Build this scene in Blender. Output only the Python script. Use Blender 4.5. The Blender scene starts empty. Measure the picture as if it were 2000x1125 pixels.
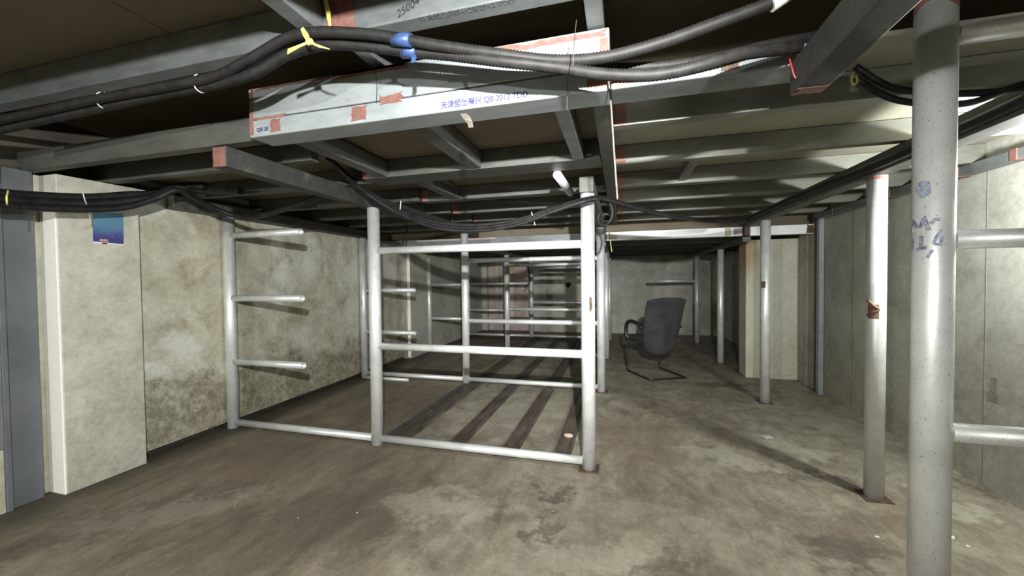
import bpy, bmesh, math, random
from mathutils import Vector, Matrix
random.seed(7)
scene = bpy.context.scene
col = scene.collection

# ------------------------------------------------------------------ camera
F_PX, YAW, PITCH, ROLL, CAM_H = 767.92, 0.26700597, 0.02349232, -0.01092357, 1.2
fw = Vector((-math.sin(YAW)*math.cos(PITCH), math.cos(YAW)*math.cos(PITCH), -math.sin(PITCH)))
rt = Vector((math.cos(YAW), math.sin(YAW), 0)); up = rt.cross(fw)
r2 = math.cos(ROLL)*rt + math.sin(ROLL)*up
u2 = math.cos(ROLL)*up - math.sin(ROLL)*rt
CAM = Vector((0, 0, CAM_H))
cd = bpy.data.cameras.new('camera'); cam = bpy.data.objects.new('camera', cd); col.objects.link(cam)
cd.sensor_fit = 'HORIZONTAL'; cd.sensor_width = 36; cd.lens = F_PX/2000*36; cd.clip_start = 0.02
cam.matrix_world = Matrix(((r2.x, u2.x, -fw.x, 0), (r2.y, u2.y, -fw.y, 0), (r2.z, u2.z, -fw.z, CAM_H), (0, 0, 0, 1)))
scene.camera = cam

def ray(px, py):
    return r2*((px-1000)/F_PX) - u2*((py-562.5)/F_PX) + fw
def at(px, py, y):            # point of the place at depth y
    d = ray(px, py); return CAM + d*(y/d.y)
def atx(px, py, x):           # point at cross position x
    d = ray(px, py); return CAM + d*(x/d.x)
def atz(px, py, z):
    d = ray(px, py); return CAM + d*((z-CAM_H)/d.z)

# ------------------------------------------------------------------ world, lamps, exposure
w = bpy.data.worlds.new('world'); scene.world = w; w.use_nodes = True
w.node_tree.nodes['Background'].inputs[0].default_value = (0.8, 0.9, 1.0, 1)
w.node_tree.nodes['Background'].inputs[1].default_value = 0.02
def lamp(name, loc, power, radius, color):
    l = bpy.data.lights.new(name, 'POINT'); l.energy = power; l.shadow_soft_size = radius; l.color = color
    o = bpy.data.objects.new(name, l); o.location = loc; col.objects.link(o); return o
def torch(name, power, size, aim):          # the photographer's torch: a wide spill and a hot spot
    hl = bpy.data.lights.new(name, 'SPOT'); hl.energy = power; hl.shadow_soft_size = 0.022; hl.color = (1.0, 1.0, 0.985)
    hl.spot_size = math.radians(size); hl.spot_blend = 1.0
    ho = bpy.data.objects.new(name, hl); col.objects.link(ho); ho.location = (0.2, -0.38, 1.705)
    ho.rotation_euler = (Vector(aim)-ho.location).to_track_quat('-Z', 'Y').to_euler()
torch('torch_spill', 300, 126, (-1.85, 2.6, 0.98))
torch('torch_hot_spot', 480, 52, (-1.05, 6.0, 0.62))
lamp('added_lamp_far_behind', (-1.9, -3.1, 1.55), 180, 0.05, (1.0, 1.0, 0.97))  # added lamp, no known source; brightens faces turned to the camera
lamp('work_lamp_right_wall', (1.70, 2.02, 1.66), 58, 0.035, (0.98, 1.0, 0.98))
scene.view_settings.view_transform = 'Standard'; scene.view_settings.look = 'None'
scene.view_settings.gamma = 1.0; scene.view_settings.use_curve_mapping = False
scene.view_settings.exposure = 0.62

# ------------------------------------------------------------------ materials
def newmat(name):
    m = bpy.data.materials.new(name); m.use_nodes = True
    nt = m.node_tree; b = nt.nodes['Principled BSDF']; return m, nt, b
def N(nt, t, **kw):
    n = nt.nodes.new(t)
    for k, v in kw.items(): setattr(n, k, v)
    return n
def noise(nt, vec, scale, detail=5, rough=0.6, dist=0.0):
    n = N(nt, 'ShaderNodeTexNoise'); n.inputs['Scale'].default_value = scale; n.inputs['Detail'].default_value = detail
    n.inputs['Roughness'].default_value = rough; n.inputs['Distortion'].default_value = dist
    nt.links.new(vec, n.inputs['Vector']); return n.outputs['Fac']
def ramp(nt, fac, a, b, ca=(0, 0, 0, 1), cb=(1, 1, 1, 1)):
    r = N(nt, 'ShaderNodeValToRGB'); e = r.color_ramp.elements
    e[0].position = a; e[0].color = ca; e[1].position = b; e[1].color = cb
    nt.links.new(fac, r.inputs['Fac']); return r.outputs['Color']
def mix(nt, fac, a, b, mode='MIX'):
    m = N(nt, 'ShaderNodeMix', data_type='RGBA', blend_type=mode)
    for s, v in ((m.inputs[0], fac), (m.inputs[6], a), (m.inputs[7], b)):
        if isinstance(v, (int, float)): s.default_value = v
        elif isinstance(v, tuple): s.default_value = v if len(v) == 4 else (*v, 1)
        else: nt.links.new(v, s)
    return m.outputs[2]
def wpos(nt, scale=(1, 1, 1), rot=(0, 0, 0)):
    g = N(nt, 'ShaderNodeNewGeometry'); mp = N(nt, 'ShaderNodeMapping')
    mp.inputs['Scale'].default_value = scale; mp.inputs['Rotation'].default_value = rot
    nt.links.new(g.outputs['Position'], mp.inputs['Vector']); return mp.outputs['Vector']
def bump(nt, b, h, strength=0.3, dist=0.01):
    n = N(nt, 'ShaderNodeBump'); n.inputs['Strength'].default_value = strength; n.inputs['Distance'].default_value = dist
    nt.links.new(h, n.inputs['Height']); nt.links.new(n.outputs['Normal'], b.inputs['Normal'])
def sep(nt, vec):
    s = N(nt, 'ShaderNodeSeparateXYZ'); nt.links.new(vec, s.inputs[0]); return s.outputs
def rng(nt, v, a, b, c=0.0, d=1.0):
    m = N(nt, 'ShaderNodeMapRange'); m.interpolation_type = 'SMOOTHSTEP'
    nt.links.new(v, m.inputs[0])
    for i, x in enumerate((a, b, c, d)): m.inputs[i+1].default_value = x
    return m.outputs[0]
def mth(nt, op, a, b):
    m = N(nt, 'ShaderNodeMath', operation=op)
    for i, v in enumerate((a, b)):
        if isinstance(v, (int, float)): m.inputs[i].default_value = v
        else: nt.links.new(v, m.inputs[i])
    return m.outputs[0]

def simple(name, c1, c2=None, scale=12, rough=0.6, metal=0.0, bmp=0.0, stretch=(1, 1, 1), lo=0.35, hi=0.65):
    m, nt, b = newmat(name)
    b.inputs['Roughness'].default_value = rough; b.inputs['Metallic'].default_value = metal
    if c2 is None:
        b.inputs['Base Color'].default_value = (*c1, 1)
    else:
        v = wpos(nt, stretch); f = noise(nt, v, scale)
        nt.links.new(ramp(nt, f, lo, hi, (*c1, 1), (*c2, 1)), b.inputs['Base Color'])
        if bmp: bump(nt, b, f, bmp, 0.004)
    return m

def m_pipe():
    m, nt, b = newmat('silver_painted_pipe')
    v = wpos(nt); f = noise(nt, v, 9, 4); base = ramp(nt, f, 0.3, 0.7, (0.60, 0.62, 0.615, 1), (0.78, 0.80, 0.79, 1))
    sp = noise(nt, wpos(nt, (1, 1, 0.5)), 210, 3); spots = ramp(nt, sp, 0.62, 0.70)
    c = mix(nt, mth(nt, 'MULTIPLY', N_sep_r(nt, spots), 0.65), base, (0.17, 0.17, 0.15))
    rs = noise(nt, v, 3.1, 6, 0.7); rust = ramp(nt, rs, 0.70, 0.76)
    c = mix(nt, mth(nt, 'MULTIPLY', N_sep_r(nt, rust), 0.7), c, (0.30, 0.19, 0.10))
    nt.links.new(c, b.inputs['Base Color']); b.inputs['Metallic'].default_value = 0.4
    b.inputs['Roughness'].default_value = 0.42
    bump(nt, b, sp, 0.12, 0.002); return m
def N_sep_r(nt, colr):
    s = N(nt, 'ShaderNodeSeparateColor'); nt.links.new(colr, s.inputs[0]); return s.outputs[0]
def m_tube(name, c1, c2, metal=0.35, rough=0.5):
    m, nt, b = newmat(name)
    v = wpos(nt, (0.35, 1, 1)); f = noise(nt, v, 14, 6, 0.7)
    c = ramp(nt, f, 0.3, 0.7, (*c1, 1), (*c2, 1))
    d = noise(nt, wpos(nt, (0.6, 1, 1)), 5, 7, 0.75); dm = ramp(nt, d, 0.58, 0.72)
    c = mix(nt, mth(nt, 'MULTIPLY', N_sep_r(nt, dm), 0.55), c, (0.16, 0.15, 0.12))
    nt.links.new(c, b.inputs['Base Color']); b.inputs['Metallic'].default_value = metal; b.inputs['Roughness'].default_value = rough
    return m
def m_primer():
    m, nt, b = newmat('red_oxide_primer'); v = wpos(nt)
    f = noise(nt, v, 40, 6, 0.7); c = ramp(nt, f, 0.3, 0.75, (0.15, 0.062, 0.050, 1), (0.27, 0.135, 0.108, 1))
    g = noise(nt, v, 90, 4); gm = ramp(nt, g, 0.66, 0.72)
    c = mix(nt, mth(nt, 'MULTIPLY', N_sep_r(nt, gm), 0.7), c, (0.45, 0.33, 0.28))
    nt.links.new(c, b.inputs['Base Color']); b.inputs['Roughness'].default_value = 0.7; bump(nt, b, f, 0.4, 0.003); return m
def m_floor():
    m, nt, b = newmat('stained_concrete_floor')
    v = wpos(nt); vs = wpos(nt, (1.0, 0.28, 1), (0, 0, -0.5))
    a = noise(nt, vs, 3.2, 8, 0.68, 0.4)
    c = ramp(nt, a, 0.30, 0.68, (0.085, 0.070, 0.046, 1), (0.26, 0.228, 0.168, 1))
    big = noise(nt, v, 0.9, 4, 0.6); bm_ = ramp(nt, big, 0.40, 0.62)
    c = mix(nt, mth(nt, 'MULTIPLY', N_sep_r(nt, bm_), 0.55), c, (0.185, 0.150, 0.108))
    xyz = sep(nt, wpos(nt)); wob = mth(nt, 'MULTIPLY', mth(nt, 'SUBTRACT', noise(nt, v, 2.2, 6), 0.5), 1.2)
    X = mth(nt, 'ADD', xyz[0], wob); Y = mth(nt, 'ADD', xyz[1], wob)
    # cleaner slab between the racks and along the right aisle
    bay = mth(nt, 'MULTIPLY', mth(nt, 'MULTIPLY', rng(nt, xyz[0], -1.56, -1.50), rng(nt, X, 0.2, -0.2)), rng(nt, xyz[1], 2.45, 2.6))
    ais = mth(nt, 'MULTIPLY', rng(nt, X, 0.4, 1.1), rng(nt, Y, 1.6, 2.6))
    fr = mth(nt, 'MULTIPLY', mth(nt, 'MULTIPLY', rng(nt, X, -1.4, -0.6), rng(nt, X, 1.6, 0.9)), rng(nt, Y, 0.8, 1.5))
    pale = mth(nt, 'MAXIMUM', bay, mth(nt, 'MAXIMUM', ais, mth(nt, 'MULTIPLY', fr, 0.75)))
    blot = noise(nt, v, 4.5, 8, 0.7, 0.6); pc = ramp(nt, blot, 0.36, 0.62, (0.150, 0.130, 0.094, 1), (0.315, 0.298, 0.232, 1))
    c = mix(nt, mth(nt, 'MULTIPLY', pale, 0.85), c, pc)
    st = noise(nt, wpos(nt, (1, 0.55, 1), (0, 0, -0.3)), 2.6, 8, 0.75, 0.9); sm = ramp(nt, st, 0.51, 0.66)
    c = mix(nt, mth(nt, 'MULTIPLY', N_sep_r(nt, sm), 0.55), c, (0.070, 0.055, 0.037))
    f2 = noise(nt, wpos(nt, (1, 0.45, 1), (0, 0, -0.45)), 13, 8, 0.78, 0.3); c = mix(nt, 0.30, c, ramp(nt, f2, 0.36, 0.62, (0.12, 0.11, 0.10, 1), (0.82, 0.80, 0.76, 1)), 'SOFT_LIGHT')
    # single stains and bare patches, each with its own ragged outline: (px, py, rx, ry, turn, strength, colour)
    w1 = mth(nt, 'SUBTRACT', noise(nt, v, 5.0, 8, 0.72), 0.5); w2 = mth(nt, 'SUBTRACT', noise(nt, wpos(nt, (1.3, 1.3, 1)), 5.7, 8, 0.72), 0.5)
    sx = mth(nt, 'ADD', xyz[0], mth(nt, 'MULTIPLY', w1, 0.8)); sy = mth(nt, 'ADD', xyz[1], mth(nt, 'MULTIPLY', w2, 0.8))
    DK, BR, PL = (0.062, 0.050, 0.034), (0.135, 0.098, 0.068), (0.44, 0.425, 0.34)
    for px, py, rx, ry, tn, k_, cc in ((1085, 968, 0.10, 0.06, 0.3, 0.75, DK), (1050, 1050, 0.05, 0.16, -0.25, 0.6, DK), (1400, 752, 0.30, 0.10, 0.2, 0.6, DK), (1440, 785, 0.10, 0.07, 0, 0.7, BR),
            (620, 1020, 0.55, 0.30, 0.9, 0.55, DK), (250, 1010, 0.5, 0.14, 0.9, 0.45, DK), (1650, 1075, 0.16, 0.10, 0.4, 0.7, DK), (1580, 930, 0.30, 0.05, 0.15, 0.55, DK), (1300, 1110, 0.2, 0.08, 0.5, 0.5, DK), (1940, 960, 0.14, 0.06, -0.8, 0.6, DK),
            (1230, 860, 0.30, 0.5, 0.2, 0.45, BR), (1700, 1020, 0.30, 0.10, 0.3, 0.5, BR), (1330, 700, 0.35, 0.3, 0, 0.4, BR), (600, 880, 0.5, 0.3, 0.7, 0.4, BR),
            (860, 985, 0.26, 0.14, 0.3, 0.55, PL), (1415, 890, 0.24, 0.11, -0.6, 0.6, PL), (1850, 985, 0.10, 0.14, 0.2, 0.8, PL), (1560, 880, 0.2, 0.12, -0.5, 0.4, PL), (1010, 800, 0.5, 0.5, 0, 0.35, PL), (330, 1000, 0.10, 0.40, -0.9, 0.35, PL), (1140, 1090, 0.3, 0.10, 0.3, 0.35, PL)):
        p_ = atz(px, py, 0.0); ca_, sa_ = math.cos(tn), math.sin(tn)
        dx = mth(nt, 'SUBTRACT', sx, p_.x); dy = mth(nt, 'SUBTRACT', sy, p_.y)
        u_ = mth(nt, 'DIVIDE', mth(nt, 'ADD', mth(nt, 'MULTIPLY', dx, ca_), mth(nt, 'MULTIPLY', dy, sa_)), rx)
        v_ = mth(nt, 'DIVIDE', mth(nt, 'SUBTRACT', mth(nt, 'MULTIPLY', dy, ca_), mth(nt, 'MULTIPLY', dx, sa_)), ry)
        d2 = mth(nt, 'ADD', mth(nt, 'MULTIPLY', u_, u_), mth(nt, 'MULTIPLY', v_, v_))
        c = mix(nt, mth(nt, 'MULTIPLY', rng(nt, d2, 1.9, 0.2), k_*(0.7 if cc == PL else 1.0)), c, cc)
    fn = noise(nt, v, 55, 5, 0.7); c = mix(nt, 0.35, c, ramp(nt, fn, 0.3, 0.7, (0.25, 0.25, 0.25, 1), (0.8, 0.8, 0.8, 1)), 'SOFT_LIGHT')
    # near-black line along the left wall foot
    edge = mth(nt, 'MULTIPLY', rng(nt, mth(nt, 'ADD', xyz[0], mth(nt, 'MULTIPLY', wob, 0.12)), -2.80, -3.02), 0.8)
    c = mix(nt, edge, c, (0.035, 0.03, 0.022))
    fl = noise(nt, v, 34, 2, 0.5); fm = ramp(nt, fl, 0.765, 0.785)
    c = mix(nt, N_sep_r(nt, fm), c, (0.62, 0.60, 0.52))
    nt.links.new(c, b.inputs['Base Color']); b.inputs['Roughness'].default_value = 0.72
    bump(nt, b, mix(nt, 0.5, fn, a), 0.25, 0.006); return m
def m_wall(name, c_lo, c_hi, pale, brown, mould, seed=0.0):
    m, nt, b = newmat(name); g = wpos(nt)
    mp = N(nt, 'ShaderNodeMapping'); mp.inputs['Location'].default_value = (seed, seed*1.7, seed*0.6); nt.links.new(g, mp.inputs['Vector']); v = mp.outputs['Vector']
    f = noise(nt, v, 5.5, 8, 0.68, 0.3); c = ramp(nt, f, 0.32, 0.66, (*c_lo, 1), (*c_hi, 1))
    p = noise(nt, v, 1.5, 6, 0.6, 0.5); c = mix(nt, mth(nt, 'MULTIPLY', N_sep_r(nt, ramp(nt, p, 0.47, 0.56)), pale), c, (0.62, 0.63, 0.575))
    st = noise(nt, v, 2.4, 8, 0.7, 0.8); c = mix(nt, mth(nt, 'MULTIPLY', N_sep_r(nt, ramp(nt, st, 0.50, 0.66)), brown), c, (0.245, 0.205, 0.125))
    z = sep(nt, g)[2]; zz = mth(nt, 'ADD', z, mth(nt, 'MULTIPLY', mth(nt, 'SUBTRACT', noise(nt, v, 3.5, 8, 0.7), 0.5), 1.3))
    low = mth(nt, 'MULTIPLY', rng(nt, zz, 0.62, 0.30), mould)
    mo = noise(nt, v, 17, 6, 0.75); mc = ramp(nt, mo, 0.40, 0.62, (0.15, 0.132, 0.085, 1), (0.36, 0.34, 0.25, 1))
    c = mix(nt, low, c, mc)
    pk = noise(nt, v, 30, 3, 0.6); pm = ramp(nt, pk, 0.70, 0.74)
    c = mix(nt, mth(nt, 'MULTIPLY', N_sep_r(nt, pm), 0.6), c, (0.12, 0.11, 0.09))
    fz = noise(nt, v, 26, 8, 0.8); c = mix(nt, 0.4, c, ramp(nt, fz, 0.34, 0.64, (0.15, 0.14, 0.12, 1), (0.8, 0.8, 0.78, 1)), 'SOFT_LIGHT')
    nt.links.new(c, b.inputs['Base Color']); b.inputs['Roughness'].default_value = 0.85
    bump(nt, b, mix(nt, 0.5, f, pk), 0.3, 0.006); return m
def m_hose():
    m, nt, b = newmat('black_corrugated_hose'); f = noise(nt, wpos(nt), 30, 4)
    nt.links.new(ramp(nt, f, 0.3, 0.7, (0.007, 0.0065, 0.006, 1), (0.021, 0.020, 0.018, 1)), b.inputs['Base Color'])
    b.inputs['Roughness'].default_value = 0.6; b.inputs['Specular IOR Level'].default_value = 0.3; return m
def m_poster():
    m, nt, b = newmat('poster_print'); s = sep(nt, wpos(nt))
    n = noise(nt, wpos(nt), 18, 4); z = mth(nt, 'ADD', s[2], mth(nt, 'MULTIPLY', mth(nt, 'SUBTRACT', n, 0.5), 0.07))
    c = mix(nt, rng(nt, z, 1.47, 1.56), (0.055, 0.05, 0.22), (0.10, 0.22, 0.33))
    wht = ramp(nt, noise(nt, wpos(nt), 42, 2), 0.70, 0.73); low = mth(nt, 'MULTIPLY', N_sep_r(nt, wht), rng(nt, s[2], 1.56, 1.51))
    c = mix(nt, mth(nt, 'MULTIPLY', low, 0.75), c, (0.45, 0.50, 0.66))
    nt.links.new(c, b.inputs['Base Color']); b.inputs['Roughness'].default_value = 0.35; return m

PIPE = m_pipe()
EDGE = simple('white_plaster', (0.82, 0.81, 0.73), (0.88, 0.87, 0.80), 20, 0.8)
GALV = m_tube('galvanised_tube', (0.13, 0.143, 0.142), (0.245, 0.265, 0.262))
DULL = m_tube('dusty_steel_tube', (0.062, 0.063, 0.056), (0.118, 0.12, 0.107), 0.25, 0.55)
WHITE = m_tube('white_galvanised_tube', (0.24, 0.268, 0.272), (0.36, 0.39, 0.395), 0.2, 0.45)
DARKT = m_tube('shade_darkened_tube', (0.028, 0.028, 0.026), (0.055, 0.056, 0.052), 0.1, 0.6)  # base colour darkened to stand in for shade on the beams
BRIGHT = m_tube('white_painted_tube', (0.82, 0.84, 0.85), (0.90, 0.91, 0.92), 0.0, 0.4)
PRIMER = m_primer()
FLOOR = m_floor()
WALL_A = m_wall('damp_plaster_wall', (0.40, 0.395, 0.32), (0.55, 0.545, 0.455), 0.35, 0.30, 0.35, 0.0)
WALL_B = m_wall('mouldy_plaster_wall', (0.37, 0.355, 0.27), (0.56, 0.545, 0.44), 0.85, 0.55, 0.9, 4.2)
WALL_C = m_wall('grey_plaster_wall', (0.31, 0.31, 0.268), (0.41, 0.41, 0.357), 0.3, 0.12, 0.15, 9.1)
WALL_D = m_wall('cream_plaster_pillar', (0.52, 0.51, 0.40), (0.62, 0.61, 0.50), 0.4, 0.10, 0.2, 2.3)
DARKWALL = simple('dark_backing', (0.05, 0.045, 0.035), (0.09, 0.08, 0.06), 6, 0.9)
BOARD = simple('brown_ceiling_board', (0.150, 0.122, 0.082), (0.185, 0.152, 0.105), 3, 0.75)
BOARD_D = simple('dark_brown_ceiling_board', (0.19, 0.158, 0.105), (0.225, 0.187, 0.128), 3, 0.8)
BOARD_R = simple('cream_ceiling_board', (0.23, 0.22, 0.165), (0.29, 0.28, 0.215), 2.5, 0.7)
OLIVE = m_tube('olive_dusty_tube', (0.11, 0.112, 0.092), (0.185, 0.187, 0.155), 0.2, 0.5)
PINK = simple('pinkish_plaster', (0.36, 0.28, 0.26), (0.50, 0.41, 0.38), 4, 0.8)
HOSE = m_hose()
CABLE = simple('black_cable', (0.007, 0.007, 0.0075), (0.019, 0.018, 0.018), 20, 0.5)
CABLE.node_tree.nodes['Principled BSDF'].inputs['Specular IOR Level'].default_value = 0.25
RUST = simple('rusty_steel', (0.055, 0.032, 0.02), (0.13, 0.078, 0.052), 25, 0.75, 0.2, 0.3)
RAIL = simple('dark_rusty_rail', (0.075, 0.055, 0.045), (0.145, 0.125, 0.105), 9, 0.6, 0.3, 0.2, (2.0, 0.5, 1))
YELLOW = simple('yellow_ribbon', (0.62, 0.60, 0.10), (0.74, 0.72, 0.22), 40, 0.5)
BLUE = simple('blue_tape', (0.025, 0.055, 0.16), (0.05, 0.09, 0.22), 60, 0.45)
INK = simple('blue_stencil_ink', (0.018, 0.018, 0.12), (0.045, 0.05, 0.17), 60, 0.7)
PEN = simple('black_marker_ink', (0.02, 0.02, 0.022), None)
GREYINK = simple('faded_grey_ink', (0.09, 0.10, 0.12), (0.15, 0.16, 0.17), 60, 0.7)
PURPLE = simple('purple_marker_ink', (0.09, 0.08, 0.15), (0.36, 0.36, 0.42), 130, 0.6)
BLUEINK = simple('blue_marker_ink', (0.13, 0.17, 0.27), (0.36, 0.40, 0.45), 130, 0.6)
FABRIC = simple('charcoal_fabric', (0.016, 0.0165, 0.018), (0.034, 0.035, 0.038), 7, 0.9)
BLACKP = simple('black_plastic', (0.016, 0.016, 0.017), None, rough=0.4)
BLUESTEEL = simple('blue_grey_painted_steel', (0.095, 0.105, 0.115), (0.13, 0.142, 0.152), 5, 0.55)
BLACKHOLE = simple('plain_black', (0.012, 0.011, 0.010), None, rough=0.9)  # plain black for the wall joint, the hole and the grille backing
PAPER = simple('white_paper', (0.75, 0.75, 0.72), None)
TIE = simple('white_nylon_tie', (0.66, 0.65, 0.60), None, rough=0.4)
ROPE = simple('grey_twine', (0.07, 0.06, 0.05), (0.12, 0.10, 0.085), 80, 0.9)
REDW = simple('red_wire', (0.42, 0.03, 0.06), None, rough=0.4)
WIRE = simple('dark_iron_wire', (0.05, 0.04, 0.035), None, rough=0.5)
TAPE = simple('brown_tape', (0.13, 0.065, 0.045), (0.20, 0.11, 0.08), 30, 0.5)
POSTER = m_poster()
ORANGE = simple('orange_print', (0.55, 0.30, 0.20), None)
CLEAR = simple('clear_wrapper', (0.13, 0.115, 0.09), None, rough=0.3)
BRICKM = simple('pale_brick', (0.42, 0.28, 0.22), (0.52, 0.37, 0.30), 40, 0.9, 0, 0.4)

# ------------------------------------------------------------------ mesh helpers
class MB:
    def __init__(s): s.bm = bmesh.new()
    def box(s, x0, x1, y0, y1, z0, z1, bev=0.0):
        b = bmesh.new(); bmesh.ops.create_cube(b, size=1)
        for v in b.verts:
            v.co = Vector(((x0+x1)/2+v.co.x*(x1-x0), (y0+y1)/2+v.co.y*(y1-y0), (z0+z1)/2+v.co.z*(z1-z0)))
        if bev: bmesh.ops.bevel(b, geom=b.edges[:], offset=bev, segments=2, affect='EDGES', profile=0.5)
        s.add(b); return s
    def add(s, b):
        me = bpy.data.meshes.new('tmp'); b.to_mesh(me); b.free(); s.bm.from_mesh(me); bpy.data.meshes.remove(me)
    def tube(s, a, b, r, n=24, hollow=0.0, cap=True):
        a, b = Vector(a), Vector(b); d = (b-a).normalized()
        u = d.orthogonal().normalized(); v = d.cross(u); m = s.bm
        def ringv(c, rr): return [m.verts.new(c+(u*math.cos(t)+v*math.sin(t))*rr) for t in [2*math.pi*i/n for i in range(n)]]
        A, B = ringv(a, r), ringv(b, r)
        for i in range(n):
            f = m.faces.new((A[i], A[(i+1) % n], B[(i+1) % n], B[i])); f.smooth = True
        if hollow:
            C, D = ringv(b, r-hollow), ringv(b-d*r*3, r-hollow)
            for i in range(n):
                j = (i+1) % n
                m.faces.new((B[i], B[j], C[j], C[i])); f = m.faces.new((C[i], C[j], D[j], D[i])); f.smooth = True
            m.faces.new(D)
        else: m.faces.new(B)
        m.faces.new(A[::-1]); return s
    def sweep(s, pts, r, n=10, step=0.02, corr=0.0):
        P = spline(pts, step); m = s.bm; prev = None; u = None
        k = len(P)
        for i, p in enumerate(P):
            d = (P[min(i+1, k-1)]-P[max(i-1, 0)]).normalized()
            u = (u - d*u.dot(d)).normalized() if u is not None else d.orthogonal().normalized()
            v = d.cross(u); rr = r*(1+(corr if i % 2 else -corr))
            R = [m.verts.new(p+(u*math.cos(t)+v*math.sin(t))*rr) for t in [2*math.pi*q/n for q in range(n)]]
            if prev:
                for q in range(n):
                    f = m.faces.new((prev[q], prev[(q+1) % n], R[(q+1) % n], R[q])); f.smooth = True
            else: m.faces.new(R[::-1])
            prev = R
        m.faces.new(prev); return s
    def ribbon(s, pts, wvec, t=0.0015):
        # a thin strip with thickness; pts centre line, wvec width vectors (one or per point)
        m = s.bm; L = []
        for i, p in enumerate(pts):
            p = Vector(p); wv = Vector(wvec[i] if isinstance(wvec, list) else wvec)
            d = (Vector(pts[min(i+1, len(pts)-1)])-Vector(pts[max(i-1, 0)])).normalized(); nn = d.cross(wv).normalized()*t
            L.append([m.verts.new(p+wv/2+nn), m.verts.new(p-wv/2+nn), m.verts.new(p-wv/2-nn), m.verts.new(p+wv/2-nn)])
        for a, b in zip(L, L[1:]):
            for q in range(4): m.faces.new((a[q], a[(q+1) % 4], b[(q+1) % 4], b[q]))
        m.faces.new(L[0][::-1]); m.faces.new(L[-1]); return s
    def prism(s, poly, off):
        # poly: list of 3d points, extruded by vector off
        m = s.bm; off = Vector(off); A = [m.verts.new(Vector(p)) for p in poly]; B = [m.verts.new(Vector(p)+off) for p in poly]
        k = len(A)
        for i in range(k): m.faces.new((A[i], A[(i+1) % k], B[(i+1) % k], B[i]))
        m.faces.new(A[::-1]); m.faces.new(B); return s
    def build(s, name, mat, parent=None):
        bmesh.ops.recalc_face_normals(s.bm, faces=s.bm.faces[:])
        me = bpy.data.meshes.new(name); s.bm.to_mesh(me); s.bm.free(); me.materials.append(mat)
        o = bpy.data.objects.new(name, me); col.objects.link(o)
        if parent:
            o.parent = parent; o.matrix_parent_inverse = Matrix.Translation(-parent.location)
        return o
def spline(pts, step):
    pts = [Vector(p) for p in pts]; P = [2*pts[0]-pts[1]]+pts+[2*pts[-1]-pts[-2]]; out = []
    for i in range(1, len(P)-2):
        a, b, c, d = P[i-1:i+3]; n = max(2, int((c-b).length/step))
        for k in range(n):
            t = k/n; out.append(0.5*((2*b)+(c-a)*t+(2*a-5*b+4*c-d)*t*t+(3*b-a-3*c+d)*t**3))
    out.append(pts[-1]); return out
def tag(o, label=None, cat=None, group=None, kind=None):
    for k, v in (('label', label), ('category', cat), ('group', group), ('kind', kind)):
        if v: o[k] = v
    return o
def thing(name, loc, label, cat, group=None):
    o = bpy.data.objects.new(name, None); o.location = loc; o.empty_display_size = 0.1; col.objects.link(o)
    return tag(o, label, cat, group)
def box(name, mat, b, parent=None, bev=0.0): return MB().box(*b, bev).build(name, mat, parent)
def patch(parent, mat, origin, u, v, nrm, wid, hei, name='primer_patch', rag=0.12, n=7, t=0.0012):
    # ragged brush patch lying on a face; u, v in-plane unit vectors, origin the lower left corner
    o, u, v, nrm = Vector(origin), Vector(u), Vector(v), Vector(nrm); pts = []
    j = lambda s_: random.uniform(-rag, rag)*s_
    m = min(wid, hei); J = lambda i: abs(j(m)) if i else 0.0
    for i in range(n): pts.append((wid*i/n, J(i)*0.4))
    for i in range(n): pts.append((wid-J(i), hei*i/n))
    for i in range(n): pts.append((wid*(1-i/n), hei-J(i)))
    for i in range(n): pts.append((J(i), hei*(1-i/n)))
    return MB().prism([o+u*a+v*min(max(b_, 0), hei*1.1)+nrm*0.0002 for a, b_ in pts], nrm*t).build(name, mat, parent)
def text(parent, body, mat, loc, size, rot, name='stencil_lettering', bold=0.0, shear=0.0, spacing=1.0, fit=0.0):
    c = bpy.data.curves.new('t', 'FONT'); c.body = body; c.size = size; c.extrude = 0.0004; c.offset = bold; c.shear = shear; c.space_character = spacing
    t = bpy.data.objects.new('t', c); col.objects.link(t); bpy.context.view_layer.update()
    me = bpy.data.meshes.new_from_object(t.evaluated_get(bpy.context.evaluated_depsgraph_get()))
    bpy.data.objects.remove(t); bpy.data.curves.remove(c)
    if fit:
        k_ = fit/(max(v.co.x for v in me.vertices)-min(v.co.x for v in me.vertices))
        for v in me.vertices: v.co.x *= k_
    me.materials.clear(); me.materials.append(mat)
    o = bpy.data.objects.new(name, me); col.objects.link(o); o.location = loc; o.rotation_euler = rot
    o.parent = parent; o.matrix_parent_inverse = Matrix.Translation(-parent.location); return o

# ------------------------------------------------------------------ the setting
Y0, Y1 = -4.6, 8.75
fl = box('floor', FLOOR, (-3.6, 4.6, Y0, Y1+0.3, -0.12, 0.0)); tag(fl, 'dirty stained concrete floor', kind='structure')

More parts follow.
